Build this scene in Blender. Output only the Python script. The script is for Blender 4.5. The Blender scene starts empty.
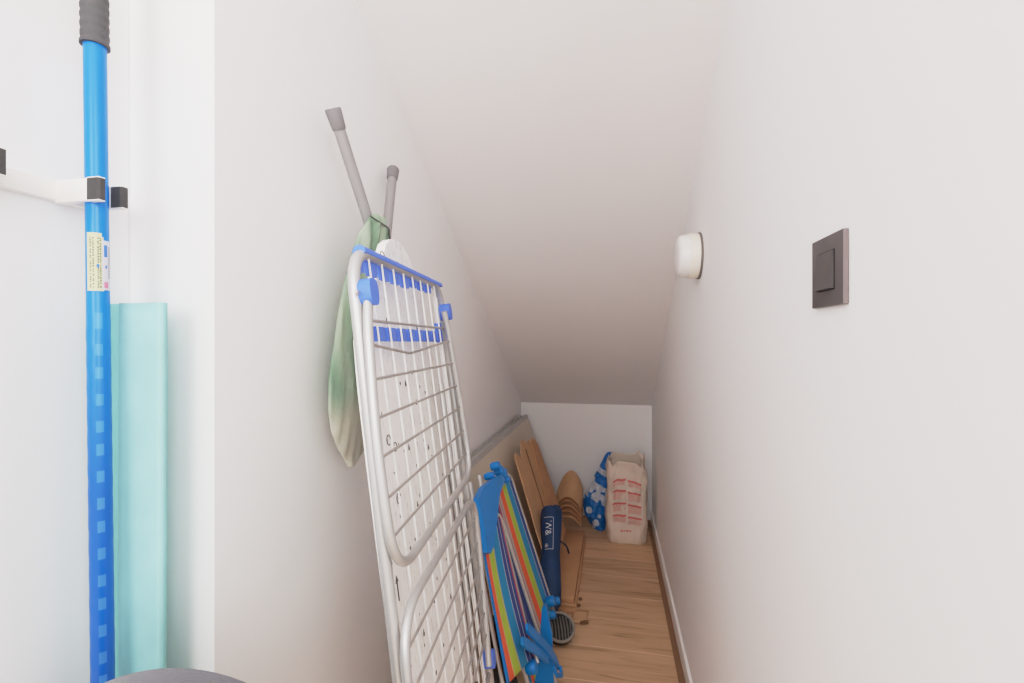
import bpy, bmesh, math, random
from mathutils import Vector, Matrix, noise
random.seed(7)
V = Vector
scene = bpy.context.scene
COL = scene.collection
H = 1.3
TH = math.atan(100/480)

# ------------------------------------------------------------------ materials
def mat(name, col, rough=0.6, metal=0.0, bump=0.0, bscale=60, var=0.0, vscale=8, sheen=0.0, trans=0.0):
    m = bpy.data.materials.new(name); m.use_nodes = True
    nt = m.node_tree; b = nt.nodes['Principled BSDF']
    b.inputs['Roughness'].default_value = rough
    b.inputs['Metallic'].default_value = metal
    if sheen: b.inputs['Sheen Weight'].default_value = sheen
    if trans: b.inputs['Transmission Weight'].default_value = trans
    c = (*col, 1)
    tc = nt.nodes.new('ShaderNodeTexCoord')
    if var:
        n = nt.nodes.new('ShaderNodeTexNoise'); n.inputs['Scale'].default_value = vscale; n.inputs['Detail'].default_value = 5
        nt.links.new(tc.outputs['Object'], n.inputs['Vector'])
        r = nt.nodes.new('ShaderNodeValToRGB')
        r.color_ramp.elements[0].position = .3; r.color_ramp.elements[1].position = .7
        r.color_ramp.elements[0].color = (*[max(0, x*(1-var)) for x in col], 1)
        r.color_ramp.elements[1].color = (*[min(1, x*(1+var)) for x in col], 1)
        nt.links.new(n.outputs['Fac'], r.inputs['Fac']); nt.links.new(r.outputs['Color'], b.inputs['Base Color'])
    else:
        b.inputs['Base Color'].default_value = c
    if bump:
        n2 = nt.nodes.new('ShaderNodeTexNoise'); n2.inputs['Scale'].default_value = bscale; n2.inputs['Detail'].default_value = 4
        nt.links.new(tc.outputs['Object'], n2.inputs['Vector'])
        bp = nt.nodes.new('ShaderNodeBump'); bp.inputs['Strength'].default_value = bump; bp.inputs['Distance'].default_value = .01
        nt.links.new(n2.outputs['Fac'], bp.inputs['Height']); nt.links.new(bp.outputs['Normal'], b.inputs['Normal'])
    return m

def srgb(r, g, b):
    f = lambda x: (x/255/12.92) if x/255 <= .04045 else ((x/255+.055)/1.055)**2.4
    return (f(r), f(g), f(b))

M = {}
M['wall'] = mat('white wall paint', srgb(242, 241, 241), .85, bump=.03, bscale=180)
M['ceiling'] = mat('white ceiling paint', srgb(238, 234, 234), .9, bump=.03, bscale=180)
M['skirting'] = mat('white skirting', srgb(240, 238, 236), .5)
M['skirting_gap'] = mat('brown skirting gap shade', srgb(140, 102, 74), .6)
M['alu'] = mat('brushed aluminium', srgb(196, 195, 194), .4, .6)
M['alu_bar'] = mat('thin grey bar', srgb(176, 171, 168), .42, .45)
M['wire'] = mat('white coated wire', srgb(238, 236, 234), .45)
M['airer_blue'] = mat('periwinkle plastic', srgb(84, 122, 222), .45)
M['grey_tube'] = mat('grey leg tube', srgb(156, 154, 155), .45, .25)
M['grey_cap'] = mat('grey rubber cap', srgb(128, 126, 128), .7)
M['board_under'] = mat('board underside', srgb(200, 196, 192), .6)
M['string'] = mat('dark string', srgb(95, 92, 92), .8)
M['switch'] = mat('anthracite switch', srgb(92, 86, 86), .45, .15)
M['switch_rocker'] = mat('anthracite rocker', srgb(84, 79, 79), .4, .15)
M['switch_gap'] = mat('switch gap', srgb(18, 18, 18), .8)
M['switch_edge'] = mat('light switch edge', srgb(128, 119, 120), .4, .2)
M['lamp_base'] = mat('cream lamp base', srgb(240, 232, 220), .5)
M['lamp_diffuser'] = mat('opal diffuser', srgb(240, 236, 234), .3)
M['lamp_gasket'] = mat('grey gasket', srgb(120, 112, 108), .7)
M['holder'] = mat('white holder plastic', srgb(244, 241, 235), .5)
M['holder_stub'] = mat('holder seam', srgb(205, 200, 195), .6)  # slightly greyer plastic for the small stubs on the rail
M['rubber'] = mat('grey rubber', srgb(72, 70, 71), .75, bump=.1, bscale=300)
M['grip'] = mat('grey foam grip', srgb(84, 83, 86), .7, bump=.2, bscale=220)
M['pole'] = mat('glossy blue pole', srgb(14, 134, 226), .28)
M['teal'] = mat('pale teal foam', srgb(150, 208, 208), .7, var=.10, vscale=9, bump=.05)
M['teal_dark'] = mat('deeper teal foam', srgb(124, 184, 184), .75, var=.06, vscale=7)
M['chair_grey'] = mat('dark grey fabric', srgb(92, 92, 98), .85, bump=.25, bscale=500, sheen=.3)
M['chair_black'] = mat('black chair metal', srgb(35, 35, 38), .5)
M['panel_face'] = mat('beige panel film', srgb(212, 199, 182), .5, var=.05, vscale=5)
M['panel_edge'] = mat('grey panel edge', srgb(184, 179, 176), .5, var=.06, vscale=14)
M['card'] = mat('brown cardboard', srgb(194, 146, 108), .85, var=.07, vscale=12, bump=.06, bscale=120)
M['card2'] = mat('light cardboard', srgb(202, 158, 120), .85, var=.06, vscale=10, bump=.06, bscale=120)
M['card_dark'] = mat('dark cardboard and gap shade', srgb(122, 88, 62), .9)  # dark cardboard tone, also used to paint shade between layers
M['navy'] = mat('navy nylon', srgb(14, 54, 98), .6, bump=.35, bscale=38, var=.12, vscale=16)
M['white_print'] = mat('white print', srgb(214, 214, 222), .7)
M['bag_white'] = mat('off white plastic bag', srgb(222, 205, 190), .6, bump=.25, bscale=26, var=.04, vscale=14)
M['bag_red'] = mat('red print', srgb(214, 112, 108), .7)
M['bag_pink'] = mat('pale red print', srgb(222, 160, 150), .7)
M['bag_inside'] = mat('brown contents', srgb(130, 88, 62), .9)
M['chair_blue'] = mat('bright blue plastic', srgb(4, 132, 214), .4)
M['chair_tube'] = mat('white chair tube', srgb(205, 200, 196), .4, .3)
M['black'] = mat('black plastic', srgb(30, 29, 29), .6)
M['rib'] = mat('grey rib', srgb(112, 108, 104), .5)
M['rim'] = mat('pale grey rim', srgb(150, 142, 134), .6)
M['black_print'] = mat('dark print', srgb(92, 86, 88), .8)
M['sticker'] = mat('cream sticker', srgb(206, 204, 158), .6, var=.03, vscale=60)
M['sticker_violet'] = mat('lilac sticker', srgb(206, 204, 218), .6)
M['sticker_ink'] = mat('sticker ink', srgb(104, 112, 104), .7)
M['sticker_blue'] = mat('sticker blue', srgb(70, 120, 200), .7)
M['sticker_red'] = mat('sticker red', srgb(206, 128, 150), .7)

def floor_mat():
    m = bpy.data.materials.new('oak plank floor'); m.use_nodes = True
    nt = m.node_tree; b = nt.nodes['Principled BSDF']; b.inputs['Roughness'].default_value = .5
    N = nt.nodes.new; K = nt.links.new
    tc = N('ShaderNodeTexCoord')
    mp = N('ShaderNodeMapping'); mp.inputs['Location'].default_value = (.45, -.14, 0)
    K(tc.outputs['Object'], mp.inputs['Vector'])
    br = N('ShaderNodeTexBrick'); br.offset = .37
    br.inputs['Scale'].default_value = 1
    br.inputs['Brick Width'].default_value = 1.3; br.inputs['Row Height'].default_value = .215
    br.inputs['Mortar Size'].default_value = .0038; br.inputs['Mortar Smooth'].default_value = .3
    br.inputs['Color1'].default_value = (0, 0, 0, 1); br.inputs['Color2'].default_value = (1, 1, 1, 1)
    br.inputs['Mortar'].default_value = (.5, .5, .5, 1)
    K(mp.outputs['Vector'], br.inputs['Vector'])
    g = N('ShaderNodeMapping'); g.inputs['Scale'].default_value = (1.6, 16, 1); K(tc.outputs['Object'], g.inputs['Vector'])
    ad = N('ShaderNodeVectorMath'); ad.operation = 'ADD'; K(g.outputs['Vector'], ad.inputs[0]); K(br.outputs['Color'], ad.inputs[1])
    n = N('ShaderNodeTexNoise'); n.inputs['Scale'].default_value = 2.2; n.inputs['Detail'].default_value = 7; n.inputs['Distortion'].default_value = .6
    K(ad.outputs['Vector'], n.inputs['Vector'])
    r = N('ShaderNodeValToRGB'); e = r.color_ramp.elements
    e[0].position = .26; e[0].color = (*srgb(150, 113, 82), 1); e[1].position = .62; e[1].color = (*srgb(222, 182, 144), 1)
    k = e.new(.42); k.color = (*srgb(211, 169, 131), 1)
    K(n.outputs['Fac'], r.inputs['Fac'])
    tone = N('ShaderNodeMixRGB'); tone.blend_type = 'MULTIPLY'; tone.inputs['Fac'].default_value = .16
    K(r.outputs['Color'], tone.inputs['Color1']); K(br.outputs['Color'], tone.inputs['Color2'])
    mx = N('ShaderNodeMixRGB'); mx.inputs['Color2'].default_value = (*srgb(232, 202, 172), 1)
    mf = N('ShaderNodeMath'); mf.operation = 'MULTIPLY'; mf.inputs[1].default_value = .7
    K(br.outputs['Fac'], mf.inputs[0]); K(mf.outputs[0], mx.inputs['Fac']); K(tone.outputs['Color'], mx.inputs['Color1'])
    K(mx.outputs['Color'], b.inputs['Base Color'])
    return m
M['floor'] = floor_mat()

def stripe_mat(name, stops):
    m = bpy.data.materials.new(name); m.use_nodes = True
    nt = m.node_tree; b = nt.nodes['Principled BSDF']; b.inputs['Roughness'].default_value = .75
    uv = nt.nodes.new('ShaderNodeTexCoord'); sx = nt.nodes.new('ShaderNodeSeparateXYZ'); r = nt.nodes.new('ShaderNodeValToRGB')
    r.color_ramp.interpolation = 'CONSTANT'
    tot = sum(w for w, _ in stops); p = 0; e = r.color_ramp.elements
    e.remove(e[1])
    for i, (w, c) in enumerate(stops):
        k = e[0] if i == 0 else e.new(p/tot)
        k.position = p/tot; k.color = (*srgb(*c), 1); p += w
    nt.links.new(uv.outputs['UV'], sx.inputs[0]); nt.links.new(sx.outputs['X'], r.inputs['Fac']); nt.links.new(r.outputs['Color'], b.inputs['Base Color'])
    return m
BL, OR, LI, NV, WH, CR, GY = (40, 146, 200), (240, 104, 66), (184, 206, 76), (52, 74, 142), (205, 205, 210), (176, 70, 92), (188, 180, 176)
M['stripe_front'] = stripe_mat('striped seat canvas', [(20, (6, 124, 204)), (40, OR), (6, (226, 196, 160)), (54, LI), (8, (196, 186, 160)), (64, BL), (5, WH), (28, NV), (4, WH), (20, NV), (10, CR), (14, GY)])
M['stripe_back'] = stripe_mat('striped back canvas', [(20, NV), (20, BL), (30, OR), (40, LI), (40, BL), (4, WH), (50, NV), (4, WH), (50, NV), (22, CR), (22, GY), (6, CR), (26, GY), (62, OR), (6, (226, 196, 160)), (60, LI), (7, (180, 190, 170)), (74, BL), (7, WH), (42, (40, 84, 164))])

def cover_mat():   # white ironing board cover with scattered small dark prints
    m = bpy.data.materials.new('printed white cover'); m.use_nodes = True
    nt = m.node_tree; b = nt.nodes['Principled BSDF']; b.inputs['Roughness'].default_value = .8
    N = nt.nodes.new; K = nt.links.new
    tc = N('ShaderNodeTexCoord')
    w = N('ShaderNodeTexNoise'); w.inputs['Scale'].default_value = 34; w.inputs['Detail'].default_value = 2
    K(tc.outputs['Object'], w.inputs['Vector'])
    v = N('ShaderNodeTexVoronoi'); v.inputs['Scale'].default_value = 27; v.feature = 'F1'
    K(tc.outputs['Object'], v.inputs['Vector'])
    lt = N('ShaderNodeMath'); lt.operation = 'LESS_THAN'; lt.inputs[1].default_value = .13; K(v.outputs['Distance'], lt.inputs[0])
    gt = N('ShaderNodeMath'); gt.operation = 'GREATER_THAN'; gt.inputs[1].default_value = .50; K(w.outputs['Fac'], gt.inputs[0])
    mu = N('ShaderNodeMath'); mu.operation = 'MULTIPLY'; K(lt.outputs[0], mu.inputs[0]); K(gt.outputs[0], mu.inputs[1])
    # faint fine grey scribble
    mp = N('ShaderNodeMapping'); mp.inputs['Scale'].default_value = (1, 3.2, .7); K(tc.outputs['Object'], mp.inputs['Vector'])
    n = N('ShaderNodeTexNoise'); n.inputs['Scale'].default_value = 40; n.inputs['Detail'].default_value = 8; n.inputs['Roughness'].default_value = .75
    K(mp.outputs['Vector'], n.inputs['Vector'])
    r = N('ShaderNodeValToRGB'); e = r.color_ramp.elements
    e[0].position = .36; e[0].color = (*srgb(206, 199, 196), 1); e[1].position = .45; e[1].color = (*srgb(248, 245, 242), 1)
    K(n.outputs['Fac'], r.inputs['Fac'])
    mx = N('ShaderNodeMixRGB'); mx.inputs['Color2'].default_value = (*srgb(96, 90, 92), 1)
    mf = N('ShaderNodeMath'); mf.operation = 'MULTIPLY'; mf.inputs[1].default_value = .9; K(mu.outputs[0], mf.inputs[0])
    K(mf.outputs[0], mx.inputs['Fac']); K(r.outputs['Color'], mx.inputs['Color1']); K(mx.outputs['Color'], b.inputs['Base Color'])
    return m
M['cover'] = cover_mat()

def vcol_mat(name, rough=.55, bump=.2, bscale=30):
    m = mat(name, (1, 1, 1), rough, bump=bump, bscale=bscale)
    a = m.node_tree.nodes.new('ShaderNodeVertexColor'); a.layer_name = 'Col'
    m.node_tree.links.new(a.outputs['Color'], m.node_tree.nodes['Principled BSDF'].inputs['Base Color'])
    return m
M['vc_bag'] = vcol_mat('blue and white plastic bag', .45, .3, 40)
M['vc_cloth'] = vcol_mat('pale green cloth', .85, .15, 60)
M['vc_pole'] = vcol_mat('blue pole with painted embossing', .3, .0)

# ------------------------------------------------------------------ object helpers
def root_of(o):
    while o.parent: o = o.parent
    return o
def link(name, bm, m, parent=None, smooth=True, loc=None, kind=None, label=None):
    """bm holds world coordinates; origin goes to loc (or the thing's base)."""
    bmesh.ops.recalc_face_normals(bm, faces=bm.faces)
    base = V(loc) if loc is not None else (V(root_of(parent).location) if parent else V((0, 0, 0)))
    bmesh.ops.translate(bm, verts=bm.verts, vec=-base)
    me = bpy.data.meshes.new(name); bm.to_mesh(me); bm.free()
    if smooth:
        me.polygons.foreach_set('use_smooth', [True]*len(me.polygons))
        try: me.set_sharp_from_angle(angle=math.radians(38))
        except Exception: pass
    me.materials.append(m)
    o = bpy.data.objects.new(name, me); COL.objects.link(o)
    if parent: o.parent = parent
    else: o.location = base
    if kind: o['kind'] = kind
    if label: o['label'] = label
    return o
def pieces(name, bm, m, parent, smooth=True):
    """link every loose piece of bm as a part of its own."""
    seen = set(); groups = []
    for v in bm.verts:
        if v in seen: continue
        st, g = [v], []; seen.add(v)
        while st:
            x = st.pop(); g.append(x)
            for e in x.link_edges:
                y = e.other_vert(x)
                if y not in seen: seen.add(y); st.append(y)
        groups.append(g)
    for g in groups:
        nb = bmesh.new(); mp = {v: nb.verts.new(v.co) for v in g}
        for f in {f for v in g for f in v.link_faces}: nb.faces.new([mp[v] for v in f.verts])
        link(name, nb, m, parent, smooth)
    bm.free()
def thing(name, label, cat, loc, group=None):
    o = bpy.data.objects.new(name, None); COL.objects.link(o); o.location = loc
    o.empty_display_size = .05
    o['label'] = label; o['category'] = cat
    if group: o['group'] = group
    return o

def box(bm, c, size, R=None, bevel=0, seg=2):
    r = bmesh.ops.create_cube(bm, size=1)
    vs = r['verts']
    bmesh.ops.scale(bm, verts=vs, vec=size)
    if bevel:
        es = list({e for v in vs for e in v.link_edges})
        q = bmesh.ops.bevel(bm, geom=es, offset=bevel, segments=seg, affect='EDGES', profile=.5)
        vs = list({v for f in q['faces'] for v in f.verts} | {v for v in vs if v.is_valid})
    if R: bmesh.ops.rotate(bm, verts=vs, cent=(0, 0, 0), matrix=R)
    bmesh.ops.translate(bm, verts=vs, vec=c)
def box2(bm, a, b, bevel=0):
    a, b = V(a), V(b); box(bm, (a+b)/2, [abs(x) for x in (b-a)], None, bevel)
def fillet(pts, r, seg=7):
    pts = [V(p) for p in pts]; out = [pts[0]]
    for i in range(1, len(pts)-1):
        p, a, b = pts[i], pts[i-1], pts[i+1]
        d1, d2 = (a-p), (b-p); l = min(r, d1.length*.49, d2.length*.49)
        s, e = p+d1.normalized()*l, p+d2.normalized()*l
        for k in range(seg+1):
            t = k/seg; out.append(s*(1-t)**2+p*2*t*(1-t)+e*t*t)
    out.append(pts[-1]); return out
def tube(bm, pts, r, n=12, sq=None):
    """sweep a circle along pts; r number or list; sq=(a,b) stretches the section."""
    pts = [V(p) for p in pts]; rs = r if isinstance(r, (list, tuple)) else [r]*len(pts)
    T = []
    for i in range(len(pts)):
        a = pts[max(0, i-1)]; b = pts[min(len(pts)-1, i+1)]; T.append((b-a).normalized())
    ref = V((0, 0, 1)) if abs(T[0].z) < .9 else V((1, 0, 0))
    nrm = (ref-T[0]*ref.dot(T[0])).normalized(); rings = []
    for i, p in enumerate(pts):
        nrm = (nrm-T[i]*nrm.dot(T[i])).normalized(); bi = T[i].cross(nrm)
        a, b = sq or (1, 1)
        rings.append([bm.verts.new(p+(nrm*math.cos(2*math.pi*k/n)*a+bi*math.sin(2*math.pi*k/n)*b)*rs[i]) for k in range(n)])
    for i in range(len(rings)-1):
        for k in range(n):
            bm.faces.new([rings[i][k], rings[i][(k+1) % n], rings[i+1][(k+1) % n], rings[i+1][k]])
    bm.faces.new(rings[0][::-1]); bm.faces.new(rings[-1])
def grid(bm, f, nu, nv, uvs=False, close_u=False):
    vs = [[bm.verts.new(f(i/nu, j/nv)) for j in range(nv+1)] for i in range(nu if close_u else nu+1)]
    lay = bm.loops.layers.uv.verify() if uvs else None
    for i in range(nu):
        for j in range(nv):
            i2 = (i+1) % len(vs) if close_u else i+1
            fc = bm.faces.new([vs[i][j], vs[i2][j], vs[i2][j+1], vs[i][j+1]])
            if uvs:
                for lp, (a, b) in zip(fc.loops, ((i, j), (i+1, j), (i+1, j+1), (i, j+1))): lp[lay].uv = (a/nu, b/nv)
    return vs
def slab(bm, f, outline, t0, t1):
    """extrude a 2D outline: f(a, b, t) -> world"""
    A = [bm.verts.new(f(a, b, t0)) for a, b in outline]; B = [bm.verts.new(f(a, b, t1)) for a, b in outline]
    n = len(A)
    bm.faces.new(A); bm.faces.new(B[::-1])
    for i in range(n): bm.faces.new([A[i], B[i], B[(i+1) % n], A[(i+1) % n]])
def BM(): return bmesh.new()
def solidify(o, t):
    md = o.modifiers.new('thickness', 'SOLIDIFY'); md.thickness = t; md.offset = 0

# ------------------------------------------------------------------ the setting
XR, XL, XA, YB, YF = .285, -.685, -.868, 3.62, .72     # right wall, left wall, alcove wall, end wall, alcove return
Y0 = -2.6
cz = lambda y: .834+.577*(YB-y)
ZC = 2.65; YC = YB-(ZC-.834)/.577
bm = BM(); box2(bm, (-1.2, Y0, -.1), (2.2, 3.8, 0)); link('floor', bm, M['floor'], None, False, kind='structure')
bm = BM(); box2(bm, (XR, .10, -.1), (XR+.14, 3.8, 2.9)); link('wall_right', bm, M['wall'], None, False, kind='structure')
bm = BM()
slab(bm, lambda a, b, t: V((a, b, t)), [(XL, YF), (XL, 3.8), (-1.05, 3.8), (-1.05, YF)], -.1, 2.9)
link('wall_left', bm, M['wall'], None, False, kind='structure')
bm = BM(); box2(bm, (-1.05, Y0, -.1), (XA, YF-.001, 2.9)); link('wall_alcove', bm, M['wall'], None, False, kind='structure')
bm = BM(); box2(bm, (XL+.001, YB, -.1), (XR-.001, YB+.15, 2.0)); link('wall_back', bm, M['wall'], None, False, kind='structure')
bm = BM()
slab(bm, lambda a, b, t: V((t, a, b)), [(Y0, ZC), (YC, ZC), (3.75, cz(3.75)), (3.75, cz(3.75)+.2), (YC, ZC+.2), (Y0, ZC+.2)], -1.1, .45)
link('ceiling', bm, M['ceiling'], None, False, kind='structure')
bm = BM(); box2(bm, (XR-.012, .10, .004), (XR, YB, .075), .002); link('baseboard_right', bm, M['skirting'], None, False, kind='structure')
bm = BM(); box2(bm, (XR-.036, .10, 0), (XR-.012, YB, .004)); link('shade_strip_1', bm, M['skirting_gap'], None, False, kind='structure')  # brown strip painting the shadow gap at the skirting foot

# ------------------------------------------------------------------ light switch
o = thing('light_switch', 'square anthracite rocker switch on the white right wall', 'light switch', (XR, .697, 1.39))
cy, czs, h = .708, 1.393, .0465
bm = BM(); box2(bm, (XR-.007, cy-h, czs-h), (XR, cy+h, czs+h), .0012); link('frame', bm, M['switch'], o)
bm = BM(); box2(bm, (XR-.0066, cy-h-.0005, czs-h+.0004), (XR-.001, cy-h-.0006, czs+h-.0004)); link('edge_strip', bm, M['switch_edge'], o)
bm = BM(); box2(bm, (XR-.0076, cy-.0250, czs-.0260), (XR-.006, cy+.0250, czs+.0260)); link('recess', bm, M['switch_gap'], o)
bm = BM(); slab(bm, lambda a, b, t: V((XR-a, t, b)), [(.006, czs-.0246), (.0135, czs-.0246), (.0092, czs+.0246), (.006, czs+.0246)], cy-.0234, cy+.0238)
link('rocker', bm, M['switch_rocker'], o, False)

# ------------------------------------------------------------------ wall lamp
def disc(bm, c, prof, n=48):      # lathe about -x axis: prof [(distance from wall, radius)]
    prof = [(d*1.12, r*1.11) for d, r in prof]
    rings = [[bm.verts.new((XR-d, c[0]+r*math.cos(2*math.pi*k/n), c[1]+r*math.sin(2*math.pi*k/n))) for k in range(n)] for d, r in prof]
    for i in range(len(rings)-1):
        for k in range(n): bm.faces.new([rings[i][k], rings[i][(k+1) % n], rings[i+1][(k+1) % n], rings[i+1][k]])
    bm.faces.new(rings[0]); bm.faces.new(rings[-1][::-1])
lc = (1.69, 1.585)
o = thing('wall_lamp', 'round white wall lamp on the right wall below the sloping ceiling', 'wall lamp', (XR, *lc))
bm = BM(); disc(bm, lc, [(0, .069), (.006, .069)]); link('gasket', bm, M['lamp_gasket'], o)
bm = BM(); disc(bm, lc, [(.005, .066), (.03, .067), (.033, .066)]); link('base', bm, M['lamp_base'], o)
bm = BM(); disc(bm, lc, [(.032, .064), (.05, .063), (.058, .060), (.063, .054), (.066, .042), (.067, .02)]); link('diffuser', bm, M['lamp_diffuser'], o)

# ------------------------------------------------------------------ pole + holder + teal boards
PY = .611
ax = lambda z: V((-.8+(1.54-z)*.0155, PY, z))
o = thing('telescopic_pole', 'bright blue telescopic pole with grey grip held upright by the wall holder', 'pole', ax(0))
bm = BM()
zs = [.012]+[.03+i*.006 for i in range(int((1.335-.03)/.006))]+[1.345, 1.36, 1.80]
n = 20; col = bm.loops.layers.float_color.new('Col'); rings = []
for z in zs:
    ring = []
    for k in range(n):
        a = 2*math.pi*k/n; r = .0150
        if z < 1.335: r = .0152+.00018*math.sin(z*150+3*a)
        ring.append(bm.verts.new(ax(z)+V((math.cos(a)*r, math.sin(a)*r, 0))))
    rings.append(ring)
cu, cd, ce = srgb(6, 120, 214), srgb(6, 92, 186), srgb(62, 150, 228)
aim = math.atan2(-.611, .8)
for i in range(len(rings)-1):
    zc = (zs[i]+zs[i+1])/2
    for k in range(n):
        f = bm.faces.new([rings[i][k], rings[i][(k+1) % n], rings[i+1][(k+1) % n], rings[i+1][k]])
        a = 2*math.pi*(k+.5)/n; c = cu
        if zc < 1.34:
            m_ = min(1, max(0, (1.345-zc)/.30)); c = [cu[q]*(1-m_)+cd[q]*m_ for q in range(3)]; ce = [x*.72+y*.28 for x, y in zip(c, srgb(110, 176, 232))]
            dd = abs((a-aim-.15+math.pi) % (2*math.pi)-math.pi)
            if (zc*25) % 1 < .45 and dd < .34: c = ce      # row of lighter dashes, relief shading of the embossing put into colour
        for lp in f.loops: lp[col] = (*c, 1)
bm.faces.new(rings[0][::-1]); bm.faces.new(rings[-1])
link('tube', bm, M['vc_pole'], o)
bm = BM()
pts = [ax(1.768+i*.0024) for i in range(84)]
tube(bm, pts, [.0178+(.0008 if i % 6 < 3 else 0)+(.0008 if i < 3 else 0) for i in range(84)], 24)
tube(bm, [ax(1.97), ax(1.975), ax(1.978)], [.018, .014, .006], 24)
link('grip', bm, M['grip'], o)
bm = BM(); tube(bm, [ax(.0), ax(.03)], [.0175, .0175], 16); link('end_cap', bm, M['rubber'], o)
def wrap(bm, a0, a1, z0, z1, r=.0153, na=8):
    def f(u, v):
        a = aim+a0+(a1-a0)*u; z = z0+(z1-z0)*v
        return ax(z)+V((math.cos(a)*r, math.sin(a)*r, 0))
    grid(bm, f, na, 1)
bm = BM(); wrap(bm, -.95, .35, 1.379, 1.470, .0153); wrap(bm, .3, .5, 1.379, 1.464, .0153, 3); st = link('sticker', bm, M['sticker'], o, label='cream and lilac printed sticker on the pole')
bm = BM(); wrap(bm, .36, 1.25, 1.381, 1.459, .01536); link('printed_column', bm, M['sticker_violet'], st)
bm = BM()
for a in (-.66, -.42, -.02, .16):
    z = 1.384
    while z < 1.462:
        l = random.choice([.0016, .0024, .003]); wrap(bm, a, a+.13, z, z+l, .01542, 2); z += l+random.choice([.0009, .0013, .003])
for a in (.95, 1.1):
    z = 1.40
    while z < 1.45:
        wrap(bm, a, a+.1, z, z+.0022, .01545, 2); z += .0034
link('print', bm, M['sticker_ink'], st)
bm = BM(); wrap(bm, .52, .86, 1.433, 1.452, .01546, 4); wrap(bm, .62, .82, 1.415, 1.420, .01546, 3); wrap(bm, -.1, .12, 1.416, 1.421, .01546, 3); link('blue_mark', bm, M['sticker_blue'], st)
bm = BM(); wrap(bm, .5, .95, 1.384, 1.394, .01546, 5); link('red_mark', bm, M['sticker_red'], st)

o = thing('tool_holder', 'white wall rail with grey rubber clamps gripping the blue pole', 'tool holder', (XA, .5, 1.54))
bm = BM(); box2(bm, (XA, .22, 1.521), (XA+.016, .668, 1.552), .003); rl = link('rail', bm, M['holder'], o)
bm = BM()
for y in (.535, .555): box2(bm, (XA+.0135, y-.002, 1.534), (XA+.0155, y+.002, 1.546), .0008)
box2(bm, (XA+.0135, .53, 1.531), (XA+.0155, .56, 1.533)); pieces('hook_stub', bm, M['holder_stub'], rl)
for (y, x1, grey) in ((.596, -.768, 1), (.640, -.778, 1), (.428, -.772, 1), (.478, -.778, 1)):
    bm = BM(); box2(bm, (XA+.012, y-.006, 1.517), (x1-.022, y+.006, 1.553), .002)
    box2(bm, (x1-.024, y-.006, 1.5165), (x1-.001, y+.004, 1.5185), .0004); box2(bm, (x1-.024, y-.006, 1.5515), (x1-.001, y+.004, 1.5535), .0004)
    a = link('clamp_arm', bm, M['holder'], o)
    bm = BM(); slab(bm, lambda p, q, t: V((p, q, t)), [(x1-.023, y-.0065), (x1-.004, y-.0075), (x1, y-.004), (x1, y+.003), (x1-.005, y+.006), (x1-.023, y+.006)], 1.5185, 1.5515)
    link('rubber_pad', bm, M['rubber'], a, False)

o = thing('foam_board', 'pale teal foam board standing in the alcove corner, nearest the room', 'foam board', (-.765, .67, 0))
bm = BM()
grid(bm, lambda u, v: V((-.808+.084*u+.003*v, .655+.004*math.sin(3*u), .012+1.352*v)), 10, 40)
sh = link('sheet', bm, M['teal'], o); solidify(sh, .012)
o = thing('foam_board', 'darker teal foam board standing behind the pale teal board, mostly hidden', 'foam board', (-.81, .69, 0))
bm = BM(); box2(bm, (-.864, .678, 0), (-.790, .712, 1.366), .003); link('sheet', bm, M['teal_dark'], o)

# ------------------------------------------------------------------ grey chair in the foreground (only its top is in frame)
cc = V((-.493, .452, 0)); Rz = Matrix.Rotation(TH, 3, 'Z')
def ch(x, y, z): return cc+Rz @ V((x, y, z))
o = thing('padded_chair', 'dark grey chair back with rounded top at the lower left edge', 'chair', cc)
bm = BM()
def backo():
    pts = []
    for k in range(41):
        a = math.pi*k/40; pts.append((-.205*math.cos(a), .715+.207*math.sin(a)))
    return pts+[(.17, .48), (-.17, .48)]
slab(bm, lambda a, b, t: ch(a, t-.03*math.sin((b-.48)*3)+.02, b), backo(), -.022, .022)
bmesh.ops.bevel(bm, geom=[e for e in bm.edges if len(e.link_faces) == 2 and e.calc_face_angle(0) > 1], offset=.014, segments=4, affect='EDGES')
link('backrest', bm, M['chair_grey'], o)
bm = BM(); box(bm, ch(0, -.22, .445), (.43, .42, .06), Rz, .02, 4); link('seat', bm, M['chair_grey'], o)
for sx in (-1, 1):
    for y, y2 in ((-.38, -.40), (-.04, .02)):
        bm = BM(); tube(bm, [ch(sx*.17, y, .43), ch(sx*.195, y2, 0)], [.013, .010]); link('leg', bm, M['chair_black'], o)
bm = BM()
for sx in (-1, 1): tube(bm, fillet([ch(sx*.12, -.1, .42), ch(sx*.12, .03, .43), ch(sx*.12, .03, .6)], .05), .011)
pieces('back_support', bm, M['chair_black'], o)

# ------------------------------------------------------------------ airer (leaning, almost parallel to the left wall)
AO = V((-.222, .713, 0)); ad = V((-.0976, .995, 0)).normalized(); au = V((-.188, 0, 1.448)); au = (au-ad*au.dot(ad)).normalized(); an = ad.cross(au)
def A(s, q, off=0): return AO+ad*s+au*q+an*off
RA = Matrix((ad, an, au)).transposed()   # local x = width, y = out of plane, z = up
o = thing('clothes_airer', 'folded silver wing clothes airer with blue plastic fittings leaning in front of the ironing board', 'clothes airer', AO+ad*.27)
bm = BM()
tube(bm, fillet([A(-.022, .0, -.004), A(-.022, .60), A(.0, 1.462), A(.548, 1.462), A(.575, .60), A(.575, 0, -.004)], .075, 9), .0098, 14)
fr = link('frame', bm, M['alu'], o)
bm = BM()
tube(bm, [A(-.016, 1.386, .009), A(-.016, 1.386, .0122)], .004, 10)
link('rivet', bm, M['alu_bar'], fr)
for s in (-.022, .575):
    bm = BM(); tube(bm, [A(s, .0, -.004), A(s, .03, -.004)], .0125, 12); link('foot_cap', bm, M['airer_blue'], fr)
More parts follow.
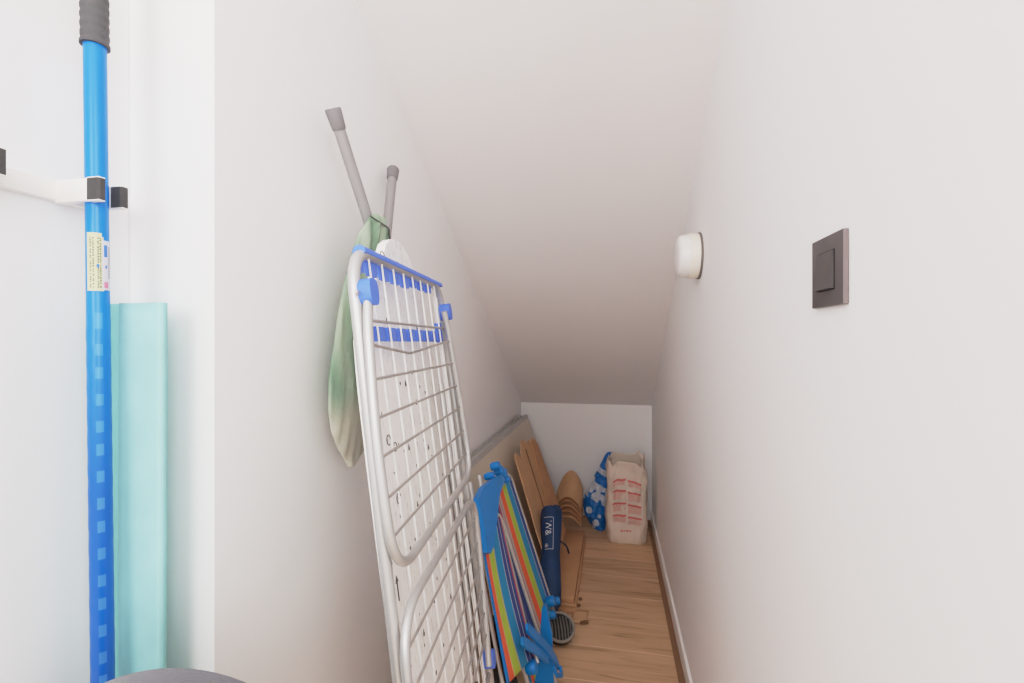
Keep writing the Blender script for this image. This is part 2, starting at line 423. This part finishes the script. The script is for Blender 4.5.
bm = BM(); tube(bm, [A(.0, .40, 0), A(.556, .40, 0)], .007); link('bottom_bar', bm, M['alu_bar'], o)
bm = BM()
WS = [.062+i*.0595 for i in range(8)]
for s in WS: tube(bm, [A(s, 1.462, .004), A(s+.012, .40, .004)], .0019, 6)
for s in (.528, .5): tube(bm, [A(s, 1.43, -.006), A(s+.012, .40, -.006)], .002, 6)
pieces('drying_wire', bm, M['wire'], o)
# blue end strip: half pipe over the top tube, comb below
bm = BM()
prof = [(.0112*math.cos(a), .0112*math.sin(a)) for a in [math.radians(x) for x in range(0, 181, 20)]]
slab(bm, lambda a, b, t: A(t, 1.462+b, a), prof+[(-.0112, -.003), (.0112, -.003)], .035, .545)
es = link('end_strip', bm, M['airer_blue'], o)
bm = BM()
for i in range(8):
    s0 = .03 if i == 0 else WS[i-1]+.007; s1 = WS[i]-.007
    ln = (.027 if i < 5 else .020)
    slab(bm, lambda a, b, t: A(a, b, t), [(s0, 1.455), (s1, 1.455), (s1-.004, 1.455-ln), (s0+.006, 1.455-ln)], -.010, -.002)
pieces('comb', bm, M['airer_blue'], es)
bm = BM()
box(bm, A(.27, 1.332, -.012), (.49, .008, .012), RA, .002)
for i in range(9):
    s0 = (.026 if i == 0 else WS[i-1]+.008); s1 = (WS[i]-.008 if i < 8 else .512)
    if s1-s0 > .012: box(bm, A((s0+s1)/2, 1.325, -.008), (s1-s0, .012, .026), RA, .002)
box(bm, A(.034, 1.335, -.006), (.018, .016, .052), RA, .003); box(bm, A(.508, 1.335, -.006), (.018, .016, .052), RA, .003)
sb = link('spacer_bar', bm, M['airer_blue'], o)
bm = BM(); tube(bm, [A(.02, 1.345, .006), A(.535, 1.345, .006)], .0028, 8); link('spacer_rod', bm, M['alu_bar'], o)
# wings
def wing(q_h, q_c, bars, vbar=None):
    sg = 1 if q_c > q_h else -1
    o1 = .018
    bm = BM()
    tube(bm, fillet([A(.006, q_h, o1), A(-.012, q_h+sg*.06, o1), A(-.034, q_c-sg*.20, o1), A(-.034, q_c, o1+.004), A(.555, q_c, o1+.004), A(.548, q_c-sg*.2, o1), A(.512, q_h+sg*.05, o1), A(.497, q_h, o1)], .085, 9), .0078, 12)
    w = link('wing', bm, M['alu'], o)
    bm = BM()
    for q in bars:
        t = (q-q_h)/(q_c-q_h)
        sl = -.008-.028*min(1, t*1.4); sr = .509+.04*min(1, t*1.1)
        tube(bm, [A(sl, q, o1), A(sr, q, o1)], .0027, 8)
    if vbar: tube(bm, [A(-.01, vbar+.004, o1), A(.168, vbar-.014, o1), A(.19, vbar-.014, o1), A(.508, vbar+.01, o1)], .0027, 8)
    pieces('cross_bar', bm, M['alu_bar'], w)
    for s, wd in ((.009, 1), (.526, -1)):
        bm = BM(); out = []
        for k in range(20):
            a = 2*math.pi*k/20; out.append((s+.0175*math.copysign(abs(math.cos(a))**.75, math.cos(a)), q_h+.022*math.copysign(abs(math.sin(a))**.7, math.sin(a))))
        slab(bm, A, out, .002, .0285)
        bmesh.ops.bevel(bm, geom=[e for e in bm.edges if e.calc_face_angle(0) > 1], offset=.004, segments=2, affect='EDGES')
        link('hinge_clip', bm, M['airer_blue'], w)
wing(1.388, .948, (1.249, 1.189, 1.129, 1.065, 1.004), 1.30)
wing(.462, .888, (.535, .585, .64, .70, .762, .828))
bm = BM()
for s, e in ((.03, .04), (.52, .51)): tube(bm, [A(s, 1.2, -.020), A(e, .42, -.020)], .0075)
pieces('support_leg', bm, M['alu'], o)

# ------------------------------------------------------------------ ironing board behind the airer
o = thing('ironing_board', 'ironing board with white printed cover and grey legs pointing up, behind the airer', 'ironing board', A(.36, 0, -.07))
half = [(0, 1.566), (.04, 1.560), (.075, 1.543), (.105, 1.512), (.135, 1.475), (.168, 1.435), (.205, 1.382), (.224, 1.32), (.232, 1.23), (.234, 1.1), (.234, .3), (.228, .09), (.20, .03)]
sh_ = lambda b: .356+.042*min(1, max(0, (b-1.33)/.15))
outl = [(sh_(b)+a, b) for a, b in half]+[(sh_(b)-a, b) for a, b in reversed(half[1:])]
bm = BM(); slab(bm, A, outl, -.073, -.052)
bmesh.ops.bevel(bm, geom=[e for e in bm.edges if e.calc_face_angle(0) > 1.1], offset=.006, segments=2, affect='EDGES')
cv = link('cover', bm, M['cover'], o)
bm = BM()
slab(bm, A, [(.1425, .825), (.1465, .825), (.1465, .860), (.151, .860), (.1445, .873), (.138, .860), (.1425, .860)], -.0518, -.0508)
for (s, q) in ((.26, 1.36), (.47, 1.352), (.33, 1.22), (.39, 1.17), (.30, 1.08), (.44, 1.05), (.31, .95), (.40, .80), (.34, .72), (.47, .66), (.25, .70), (.27, 1.41)):
    slab(bm, A, [(s-.004, q-.004), (s+.002, q-.006), (s+.005, q-.001), (s+.002, q+.003), (s+.001, q+.009), (s-.002, q+.003)], -.0518, -.0508)
def ring(s, q, r):
    pts = [A(s+r*math.cos(k*math.pi/6), q+r*math.sin(k*math.pi/6), -.0513) for k in range(11)]; tube(bm, pts, .0011, 5)
for s, q, r in ((.285, 1.505, .012), (.30, 1.49, .007), (.19, 1.12, .010), (.22, 1.10, .009), (.205, 1.0, .011), (.16, .765, .009), (.15, .69, .011)): ring(s, q, r)
pieces('printed_mark', bm, M['black_print'], cv)
for pts in ([A(.299, 1.850, -.128), A(.440, 1.60, -.126), A(.452, 1.44, -.112), A(.445, .42, -.105)], [A(.678, 1.850, -.128), A(.520, 1.585, -.126), A(.490, 1.44, -.112), A(.490, .42, -.105)]):
    bm = BM(); tube(bm, fillet(pts, .05), .0134, 14); lg = link('leg', bm, M['grey_tube'], o)
    d_ = (V(pts[0])-V(pts[1])).normalized()
    bm = BM(); tube(bm, [V(pts[0])-d_*.040, V(pts[0])-d_*.036, V(pts[0])+d_*.002, V(pts[0])+d_*.006], [.0148, .0160, .0186, .0165], 16, None); link('foot_cap', bm, M['grey_cap'], lg)
bm = BM(); tube(bm, [A(.25, .42, -.092), A(.62, .42, -.092)], .011); tube(bm, [A(.40, 1.2, -.092), A(.50, 1.2, -.092)], .008); pieces('leg_pivot', bm, M['grey_tube'], o)

# ------------------------------------------------------------------ green cloth bag hung on the board's leg
o = thing('cloth_bag', 'limp pale green cloth bag hanging from the ironing board legs against the left wall', 'cloth bag', (-.62, 1.08, 1.0))
prof = [  # z, near edge y, far edge y
    (1.640, 1.175, 1.235), (1.61, 1.140, 1.252), (1.57, 1.105, 1.250), (1.53, 1.080, 1.240), (1.45, 1.045, 1.225), (1.36, 1.012, 1.208), (1.27, .988, 1.19), (1.21, .974, 1.178), (1.15, .970, 1.168), (1.09, .984, 1.155), (1.045, 1.012, 1.14), (1.015, 1.038, 1.115), (.998, 1.05, 1.075)]
def pz(v):
    x = v*(len(prof)-1); i = min(int(x), len(prof)-2); t = x-i
    z, ya, yb = [prof[i][k]*(1-t)+prof[i+1][k]*t for k in range(3)]
    q = min(1, max(0, (1.62-z)/.32)); xc = -.576-.052*q; k = (xc+.012)/-.61
    return H+(z-H)*k, ya*k, yb*k, xc
bm = BM(); NU, NV_ = 44, 60
def fb(u, v):
    z, ya, yb, xc = pz(v); a = 2*math.pi*u
    c = (ya+yb)/2; w = (yb-ya)/2
    dep = .010+.017*math.sin(min(1, v*1.15)*math.pi)**.8
    y = c+w*math.cos(a); fold = .0045*math.sin(y*190+2*math.sin(z*9))*(1-.72*v)+.004*noise.noise(V((y*14, z*7, 3)))
    sgn = math.sin(a)
    x = xc+dep*sgn*(.75+.25*abs(sgn))+fold*(1 if sgn > 0 else .3)
    return V((max(x, XL+.006), y, z))
vs = grid(bm, fb, NU, NV_, close_u=True)
for j in (0, NV_): bm.faces.new([vs[i][j] for i in range(NU)])
colL = bm.loops.layers.float_color.new('Col')
for f in bm.faces:
    for lp in f.loops:
        p = lp.vert.co; t = min(1, max(0, (1.20-p.z+.25*(p.y-1.05))/.10)); t = t*t*(3-2*t)
        k = .5+.5*math.sin(p.y*95+p.z*14)
        g1, g2 = srgb(122, 146, 126), srgb(160, 174, 156)
        c = [g1[q]*(1-k)+g2[q]*k for q in range(3)]; lo = srgb(190, 187, 174)
        lp[colL] = (*[c[q]*(1-t)+lo[q]*t for q in range(3)], 1)
link('bag_body', bm, M['vc_cloth'], o)
bm = BM(); tube(bm, fillet([A(.37, 1.625, -.10), A(.45, 1.612, -.085), A(.47, 1.60, -.094), A(.53, 1.60, -.112)], .02), .0022, 6); link('drawstring', bm, M['string'], o)

# ------------------------------------------------------------------ long flat panel leaning on the left wall
lean = lambda x0, y, z, k=.385: V((x0-k*z, y, z))
nP = V((1, 0, .36)).normalized()
def Lp(off): return lambda a, b, t: V((-.345-.36*b, a, b))+nP*(off+t)
o = thing('flat_panel', 'long beige panel with grey top edge leaning on the left wall at the far end', 'panel', (-.34, 2.7, 0))
bm = BM(); slab(bm, Lp(0), [(1.93, .012), (3.50, .012), (3.50, .742), (1.93, .742)], -.034, 0); link('face', bm, M['panel_face'], o, False)
bm = BM(); slab(bm, Lp(0), [(1.925, .738), (3.505, .738), (3.505, .762), (1.925, .762)], -.036, .002); link('top_edge', bm, M['panel_edge'], o, False)
bm = BM(); slab(bm, Lp(0), [(1.925, .70), (3.505, .70), (3.505, .766), (1.925, .766)], -.056, -.037); link('back_layer', bm, M['panel_edge'], o, False)

# ------------------------------------------------------------------ torn cardboard sheet leaning on the panel
o = thing('cardboard_sheet', 'tall torn strip of brown cardboard leaning on the beige panel', 'cardboard', (-.23, 2.75, 0))
bm = BM()
top = [(3.08, .60), (3.07, .640), (3.02, .652), (2.96, .640), (2.93, .665), (2.86, .655), (2.80, .690), (2.72, .695), (2.70, .66), (2.66, .655), (2.64, .62), (2.60, .635), (2.53, .67), (2.50, .655)]
slab(bm, Lp(.084), top+[(2.42, .30), (2.40, .064), (3.08, .064)], -.006, 0)
link('sheet', bm, M['card2'], o, False)
bm = BM()
slab(bm, Lp(.0905), [(3.10, .22), (3.10, .60), (3.03, .655), (2.93, .645), (2.86, .45), (2.80, .22)], -.004, .003)
link('folded_flap', bm, M['card'], o, False)
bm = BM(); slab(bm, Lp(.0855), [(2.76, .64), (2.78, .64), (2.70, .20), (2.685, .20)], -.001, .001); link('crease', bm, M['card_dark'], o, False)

# ------------------------------------------------------------------ flat cardboard box on the floor
o = thing('cardboard_box', 'long flattened cardboard box lying on the floor beside the umbrella', 'cardboard box', (-.27, 2.8, 0))
for i, (x1, y0, z0, z1) in enumerate(((-.168, 2.30, 0, .014), (-.172, 2.33, .017, .030), (-.180, 2.335, .034, .058))):
    bm = BM(); box2(bm, (-.335 if i < 2 else -.325, y0, z0), (x1, 3.18, z1), .0015); link('layer', bm, M['card' if i != 1 else 'card2'], o)
bm = BM(); box2(bm, (-.325, 2.345, .0135), (-.178, 3.17, .0345)); link('gap_shade', bm, M['card_dark'], o)  # dark block painting the shade between the stacked layers
bm = BM(); grid(bm, lambda u, v: V((-.185+.075*u, 2.215+.10*v+.02*u, .004+.004*math.sin(4*u)+.004*v)), 6, 4); q = link('torn_flap', bm, M['card2'], o); solidify(q, .003)
bm = BM()
for (x, y, s) in ((-.118, 2.235, .018), (-.135, 2.225, .014), (-.16, 2.37, .013), (-.155, 2.43, .010), (-.172, 2.50, .009)):
    out = [(x+s*(.6+.6*random.random())*math.cos(k*math.pi/4), y+s*.6*(.5+.7*random.random())*math.sin(k*math.pi/4)) for k in range(8)]
    slab(bm, lambda a, b, t: V((a, b, t)), out, .001, .012)
pieces('torn_shred', bm, M['card_dark'], o)

# ------------------------------------------------------------------ curled cardboard sheets at the end
o = thing('curled_cardboard', 'stack of curled round-ended cardboard sheets propped up in front of the back wall', 'cardboard', (-.31, 3.3, .06))
sets = [(3.44, .02, .36, 1.0, 0)]
def curl(yf, zf, yb, zb, wid, rise, back_round, xc=-.284):
    def f(u, v):
        a = (u-.5)*2
        w = wid
        if back_round:
            t = max(0, (v-.55)/.45); w = wid*math.sqrt(max(0, 1-t*t*.985))
        y = yf+(yb-yf)*v; z = zf+(zb-zf)*(v**1.25)+rise*(1-a*a*(w/wid)**2)
        return V((xc+a*w, y, z))
    return f
for i, (yf, zf, yb, zb, w, rise, rb) in enumerate(((3.05, .205, 3.45, .300, .088, .075, 1), (3.15, .185, 3.36, .235, .087, .070, 0), (3.14, .160, 3.35, .205, .088, .066, 0), (3.13, .135, 3.34, .175, .088, .062, 0), (3.12, .108, 3.33, .145, .089, .058, 0))):
    bm = BM(); grid(bm, curl(yf+(.11 if i == 0 else 0), zf, yb, zb, w, rise, rb), 20, 26); q = link('sheet', bm, M['card' if i % 2 else 'card2'], o); solidify(q, .004)

# ------------------------------------------------------------------ folded umbrella in a navy sleeve
b0, b1 = V((-.283, 2.232, .040)), V((-.324, 2.60, .400))
axd = (b1-b0).normalized(); e1 = V((0, 0, 1)).cross(axd).normalized(); e2 = axd.cross(e1)
Lb = (b1-b0).length
o = thing('umbrella_sleeve', 'navy blue umbrella sleeve with white lettering leaning on the cardboard', 'umbrella', b0)
def rad(t): return .0535+.003*math.sin(t*9)-.006*(1-t)**2
bm = BM()
def fu(u, v):
    a = 2*math.pi*u; r = rad(v)*(1+.03*math.sin(3*a+5*v)+.05*noise.noise(V((math.cos(a)*2, math.sin(a)*2, v*7))))
    if v > .93: r *= math.sqrt(max(.05, 1-((v-.93)/.07)**2*.85))
    if v < .03: r *= .8
    return b0+axd*Lb*v+(e1*math.cos(a)+e2*math.sin(a))*r
vs = grid(bm, fu, 32, 40, close_u=True); bm.faces.new([vs[i][0] for i in range(32)]); bm.faces.new([vs[i][40] for i in range(32)])
sl = link('sleeve', bm, M['navy'], o)
bm = BM(); tube(bm, fillet([b1-e1*.01, b1+axd*.012-e1*.02, b1+axd*.004-e1*.045, b1-axd*.03-e1*.056], .02), .004, 8); link('drawcord', bm, M['navy'], o)
bm = BM(); tube(bm, fillet([b0+axd*.33-e1*.05, b0+axd*.31-e1*.08, b0+axd*.27-e1*.092], .03), .005, 8); link('strap', bm, M['chair_black'], o)
AC = math.atan2((V((0, 0, H))-b0).dot(e2), (V((0, 0, H))-b0).dot(e1))
def on(t, s):       # t along, s around (metres), 0 faces the room
    a = AC+s/.0545; r = rad(t)*(1+.03*math.sin(3*a+5*t)+.05*noise.noise(V((math.cos(a)*2, math.sin(a)*2, t*7))))+.0016
    return b0+axd*Lb*t+(e1*math.cos(a)+e2*math.sin(a))*r
bm = BM()
rc = []
for t0, s0, t1, s1 in ((.835, -.035, .835, .012), (.835, .012, .52, .012), (.52, .012, .52, -.035)):
    rc += [on(t0+(t1-t0)*k/8, s0+(s1-s0)*k/8) for k in range(9)]
tube(bm, rc, .0011, 5)
link('printed_frame', bm, M['white_print'], sl)
def text_mesh(body, size):
    cu = bpy.data.curves.new('txt', 'FONT'); cu.body = body; cu.size = size; cu.extrude = 0; cu.resolution_u = 3; cu.align_x = 'CENTER'
    ob = bpy.data.objects.new('txt', cu); COL.objects.link(ob); bpy.context.view_layer.update()
    me = bpy.data.meshes.new_from_object(ob.evaluated_get(bpy.context.evaluated_depsgraph_get()))
    bpy.data.objects.remove(ob); bpy.data.curves.remove(cu); return me
def place_text(body, size, fn):
    me = text_mesh(body, size); bm = BM(); bm.from_mesh(me); bpy.data.meshes.remove(me)
    bmesh.ops.triangulate(bm, faces=bm.faces)
    for v in bm.verts: v.co = fn(v.co.x, v.co.y)
    return bm
bm = place_text('W&', .046, lambda x, y: on(.725-x/Lb, -.029+y)); link('lettering', bm, M['white_print'], sl, False)
bm = place_text('*', .05, lambda x, y: on(.555-x/Lb, -.050+y)); link('printed_star', bm, M['white_print'], sl, False)

# ------------------------------------------------------------------ small round ribbed cap on the floor
o = thing('ribbed_cap', 'small round black ribbed cap with pale grey rim on the floor beside the umbrella', 'cap', (-.215, 2.085, 0))
cN = V((.20, -.50, .82)).normalized(); cX = V((0, 0, 1)).cross(cN).normalized(); cY = cN.cross(cX); cC = V((-.222, 2.082, .060))
def cp(a, r, h): return cC+(cX*math.cos(a)+cY*math.sin(a))*r+cN*h
bm = BM()
vs = grid(bm, lambda u, v: cp(2*math.pi*u, [.060, .065, .064, .053, .032][round(v*4)], [0, -.008, -.022, -.036, -.040][round(v*4)]), 28, 4, close_u=True); bm.faces.new([vs[i][4] for i in range(28)]); bm.faces.new([vs[i][0] for i in range(28)])
link('body', bm, M['black'], o)
bm = BM(); pts = [cp(2*math.pi*k/32, .061, .003) for k in range(33)]; tube(bm, pts, .0075, 10, (1, .8)); link('rim', bm, M['rim'], o)
for i in range(7):
    x = -.045+.015*i; l = math.sqrt(.056**2-x*x)
    bm = BM(); tube(bm, [cC+cX*(x*.9+.008*k/6)+cY*(-l+1.75*l*k/6)+cN*(.004+.010*math.sin(math.pi*k/6)) for k in range(7)], .0032, 8); link('rib', bm, M['rib'], o)

# ------------------------------------------------------------------ folded beach chair, striped
o = thing('beach_chair', 'folded beach chair with rainbow striped canvas and bright blue plastic arms', 'beach chair', (-.28, 1.85, 0))
nC = V((1, 0, .3)).normalized()
def C(y, z, x0=-.215, off=0): return V((x0-.3*z, y, z))+nC*off
bm = BM()      # back canvas, farther layer
def fbk(u, v):
    y = 1.60+(.565-.075*v)*u; z = .107+(.695-.107)*v
    return C(y, z, -.235, -.006*math.sin(math.pi*v)*math.sin(math.pi*u))
grid(bm, fbk, 30, 16, uvs=True); q = link('back_canvas', bm, M['stripe_back'], o); solidify(q, .003)
bm = BM()      # seat canvas, nearer layer
def ffr(u, v):
    yb = 1.352+(1.655-1.352)*u; zb = .310-.105*u; yt = 1.470+.25*u; zt = .70-.04*u
    return C(yb+(yt-yb)*v, zb+(zt-zb)*v, -.203, -.012*math.sin(math.pi*v)*math.sin(math.pi*u))
grid(bm, ffr, 24, 16, uvs=True); q = link('seat_canvas', bm, M['stripe_front'], o); solidify(q, .003)
bm = BM(); tube(bm, fillet([C(2.178, .012, -.236, 0), C(2.100, .71, -.236), C(1.60, .72, -.236), C(1.60, .012, -.236)], .04), .0075); link('back_frame', bm, M['chair_tube'], o)
bm = BM(); tube(bm, fillet([C(1.80, .01, -.20, 0), C(1.762, .237, -.203, 0), C(1.715, .67, -.203, 0), C(1.475, .72, -.21, -.01), C(1.37, .05, -.23, -.02)], .04), .0062); link('seat_frame', bm, M['chair_tube'], o)
bm = BM(); tube(bm, [C(1.665, .285, -.19), C(1.625, .20, -.19)], .0075); link('end_tube', bm, M['chair_tube'], o)
bm = BM(); tube(bm, [C(1.70, .81, -.235), C(1.60, .40, -.235)], .009); link('side_tube', bm, M['chair_tube'], o)
bm = BM(); tube(bm, [C(1.64, .80, -.255), C(1.54, .40, -.255)], .009); link('side_tube', bm, M['chair_tube'], o)
def plate(name, pts, fn, t, parent=o):
    bm = BM(); slab(bm, fn, pts, -t/2, t/2)
    bmesh.ops.bevel(bm, geom=[e for e in bm.edges if e.calc_face_angle(0) > .9], offset=t*.3, segments=2, affect='EDGES')
    return link(name, bm, M['chair_blue'], parent)
plate('armrest', [(1.474, 0.798), (1.548, 0.811), (1.635, 0.806), (1.783, 0.791), (1.815, 0.763), (1.753, 0.754), (1.686, 0.738), (1.591, 0.691), (1.493, 0.644), (1.444, 0.64), (1.414, 0.656), (1.447, 0.712), (1.465, 0.767)], lambda a, b, d: C(a, b, -.185, d), .02)
for y, z, r in ((1.837, .81, .017), (1.90, .765, .020), (1.73, .80, .014), (1.865, .785, .018), (1.92, .735, .014)):
    bm = BM(); tube(bm, [C(y, z, -.205, -.02), C(y, z, -.205, -.012), C(y, z, -.205, .010), C(y, z, -.205, .016)], [r*.8, r, r, r*.8], 14); link('joint', bm, M['chair_blue'], o)
plate('armrest', [(-.256, .305), (-.241, .318), (-.232, .27), (-.219, .207), (-.212, .025), (-.214, .004), (-.286, .004), (-.280, .07), (-.271, .127), (-.262, .22)], lambda a, b, d: V((a, 1.785+d, b)), .02)
for y, z, r in ((2.15, .135, .017), (2.07, .175, .022), (2.02, .145, .016), (1.60, .20, .022), (1.66, .19, .014)):
    bm = BM(); tube(bm, [C(y, z, -.205, -.02), C(y, z, -.205, -.012), C(y, z, -.205, .010), C(y, z, -.205, .016)], [r*.8, r, r, r*.8], 14); link('joint', bm, M['chair_blue'], o)
def ribbon(pts, w):
    pts = fillet([V((a, b, 0)) for a, b in pts], .03, 6); L_, R_ = [], []
    for i, p in enumerate(pts):
        d = (pts[min(i+1, len(pts)-1)]-pts[max(i-1, 0)]).normalized(); nn = V((-d.y, d.x, 0))*w/2*(1 if 0 < i < len(pts)-1 else .6)
        L_.append((p+nn).to_2d()); R_.append((p-nn).to_2d())
    return [tuple(q) for q in L_+R_[::-1]]
for pts, w_, x_ in (([(1.555, .362), (1.574, .341), (1.632, .281), (1.695, .217), (1.751, .145), (1.772, .095)], .032, -.166), ([(1.775, .10), (1.762, .075), (1.70, .115), (1.695, .15)], .016, -.158), ([(1.495, .35), (1.511, .337), (1.607, .257), (1.663, .203), (1.70, .165)], .030, -.174)):
    plate('strap', ribbon(pts, w_), lambda a, b, d, x_=x_: C(a, b, x_, d), .009)
bm = BM(); slab(bm, lambda a, b, d: C(a, b, -.262, d), [(1.37, .03), (1.58, .03), (1.56, .40), (1.40, .36)], -.004, .004); link('infill', bm, M['black'], o, label='dark pouch added behind the canvas')  # black sheet added to darken the gap behind the seat canvas

# ------------------------------------------------------------------ carrier bags at the end wall
o = thing('shopping_bag', 'off-white plastic shopping bag with rows of red print against the right wall', 'bag', (.092, 3.26, 0))
bx, by = .092, 3.27
def wb(a, v, off=0):
    # super-ellipse section, a angle with 0 = +x, v 0..1 height
    tx = .131-.008*v; ty = .115-.045*v
    ca, sa = math.cos(a), math.sin(a); e = .42
    x = math.copysign(abs(ca)**e, ca)*(tx+off); y = math.copysign(abs(sa)**e, sa)*(ty+off)
    ht = .525+.050*math.sin(a*1.0+.9)-.03*math.cos(a-.3)+.012*math.sin(7*a)+.022*noise.noise(V((ca*3, sa*3, 2)))+(-.055 if -.75 < a < -.15 else 0)
    z = ht*v+.003
    w = .015*noise.noise(V((x*16, y*16, z*9)))+.006*noise.noise(V((x*45, y*45, z*22)))+.006*math.sin(z*26+x*30)*v
    cr = 1 if v > .05 else .93+1.4*v
    return V((bx+x*cr+.012*v*0+w*ca, by+y*cr+w*sa, z))
bm = BM(); NA = 96
vs = grid(bm, lambda u, v: wb(2*math.pi*u-math.pi, v), NA, 40, close_u=True); bm.faces.new([vs[i][0] for i in range(NA)])
bd = link('bag_body', bm, M['bag_white'], o); solidify(bd, .002)
def front(x, v):      # point on the front face by x offset, just proud of the film
    tx = .131-.008*v
    ca = -abs(x/tx)**(1/.42) if x < 0 else abs(x/tx)**(1/.42)
    a = -math.acos(max(-1, min(1, ca))); return wb(a, v)+V((0, -.0035, 0))
def patch(bm, x0, x1, v0, v1, sag=.0):
    grid(bm, lambda p, q: front(x0+(x1-x0)*p, v0+(v1-v0)*q-sag*math.sin(p*math.pi)-sag*.6*p), 8, 1)
bmr, bmp = BM(), BM()
for (v, hh) in ((.775, .05), (.645, .08), (.49, .085), (.34, .06)):
    for x0, x1 in ((-.085, -.004), (.008, .092)):
        v0 = v-(.02 if x0 > 0 else 0)
        patch(bmr, x0, x1, v0, v0+.024, .008)
        k = 0
        while k*.017 < hh:
            x = x0+random.random()*.006
            while x < x1-.012:
                l = random.uniform(.008, .022); patch(bmp, x, min(x+l, x1), v0-.020-k*.017, v0-.009-k*.017, .004); x += l+.003
            k += 1
x = -.04
for l in (.016, .012, .018, .011): patch(bmr, x, x+l, .155, .172, .004); x += l+.004
pieces('red_print', bmr, M['bag_red'], bd, False); link('pale_red_print', bmp, M['bag_pink'], bd, False)
bm = BM(); vs = grid(bm, lambda u, v: V((bx+.075*v*math.cos(2*math.pi*u), by+.035*v*math.sin(2*math.pi*u), .43+.03*(1-v)+.012*noise.noise(V((u*9, v*5, 1))))), 20, 6, close_u=True); link('contents', bm, M['bag_inside'], o)

o = thing('packet_bag', 'crumpled blue and white plastic bag slumped beside the off-white bag', 'bag', (-.10, 3.36, 0))
edgeL = [(0, -.125), (.04, -.155), (.09, -.185), (.15, -.200), (.21, -.198), (.25, -.172), (.30, -.145), (.33, -.118), (.345, -.112), (.35, -.125), (.40, -.100), (.46, -.066), (.50, -.048), (.52, -.030)]
edgeR = [(0, -.045), (.05, -.042), (.52, .005)]
def lerp(tab, z):
    for (a, b), (c, d) in zip(tab, tab[1:]):
        if z <= c: return b+(d-b)*(z-a)/(c-a)
    return tab[-1][1]
def pb(u, v):
    z = .52*v; l, r = lerp(edgeL, z), lerp(edgeR, z); r = max(r, l+.012); a = 2*math.pi*u
    x = (l+r)/2+(r-l)/2*math.cos(a); dp = min(.07, (r-l)*.45)*(1-.5*v)
    y = 3.385+.07*v+dp*math.sin(a)
    w = .016*noise.noise(V((x*22, z*16, u*3)))+.007*noise.noise(V((x*60, z*50, 5)))
    return V((x, min(y-w*1.2, 3.61), max(.003, z+w*.3)))
bm = BM(); vs = grid(bm, pb, 110, 170, close_u=True); bm.faces.new([vs[i][0] for i in range(110)]); bm.faces.new([vs[i][170] for i in range(110)])
colL = bm.loops.layers.float_color.new('Col'); cb, cw, cg = srgb(16, 108, 188), srgb(196, 202, 216), srgb(150, 168, 110)
for f in bm.faces:
    c0 = f.calc_center_median(); x, z = c0.x, c0.z
    zz = z+.55*(x+.12); c = cb
    if .20 < zz < .325 and x > -.185: c = cw if noise.noise(V((x*30, z*30, 0))) > -.35 else cb
    if .40 < zz < .44 : c = cw
    if .345 < z < .375 and x < -.12: c = cg
    for (fx, fz, r) in ((-.155, .135, .022), (-.11, .055, .024), (-.085, .10, .012), (-.195, .215, .010), (-.125, .02, .012)):
        if (x-fx)**2+(z-fz)**2 < r*r: c = cw
    for lp in f.loops: lp[colL] = (*c, 1)
link('bag_body', bm, M['vc_bag'], o)

# ------------------------------------------------------------------ light
def area(name, loc, tgt, size, power, col=(1, 1, 1), sy=None):
    l = bpy.data.lights.new(name, 'AREA'); l.energy = power; l.size = size; l.color = col
    if sy: l.shape = 'RECTANGLE'; l.size_y = sy
    ob = bpy.data.objects.new(name, l); COL.objects.link(ob); ob.location = loc
    ob.rotation_euler = (V(tgt)-V(loc)).to_track_quat('-Z', 'Y').to_euler(); return ob
area('side_fill', (1.15, -1.0, 1.9), (-.7, 1.3, 1.35), 1.2, 32, (1, .992, .985), 1.4)  # unseen fill light from the right, added to brighten the left wall
area('room_light', (-.5, -1.9, 1.9), (0, 2.2, 1.1), 1.3, 42, (1, .992, .985), 1.3)
area('ceiling_fill', (-.25, -.25, 2.55), (-.25, .2, 0), .9, 3.2, (1, .992, .985), .9)  # unseen fill light added in place of bounce off the ceiling
w = bpy.data.worlds.new('World'); scene.world = w; w.use_nodes = True
w.node_tree.nodes['Background'].inputs[0].default_value = (.96, .98, 1, 1); w.node_tree.nodes['Background'].inputs[1].default_value = 1.18

# ------------------------------------------------------------------ camera
cam = bpy.data.cameras.new('camera'); cam.lens = 480/1024*36; cam.sensor_width = 36; cam.clip_start = .02
co = bpy.data.objects.new('camera', cam); COL.objects.link(co); co.location = (0, 0, H); co.rotation_euler = (math.pi/2, 0, TH)
scene.camera = co
scene.view_settings.view_transform = 'Standard'
scene.view_settings.look = 'None'
vs_ = scene.view_settings; vs_.use_curve_mapping = True      # soft highlight shoulder, like the photo's exposure blending
cm = vs_.curve_mapping; cm.use_clip = False; cm.white_level = (4, 4, 4); cm.extend = 'HORIZONTAL'
cv_ = cm.curves[3]
cv_.points[-1].location = (1, .955)
for x, y in ((.24, .245), (.47, .485), (.62, .585), (.85, .69), (1.1, .755), (1.5, .83), (2.3, .90)): cv_.points.new(x/4, y)
cm.update()
scene.cycles.max_bounces = 12; scene.cycles.diffuse_bounces = 8
scene.cycles.use_denoising = True
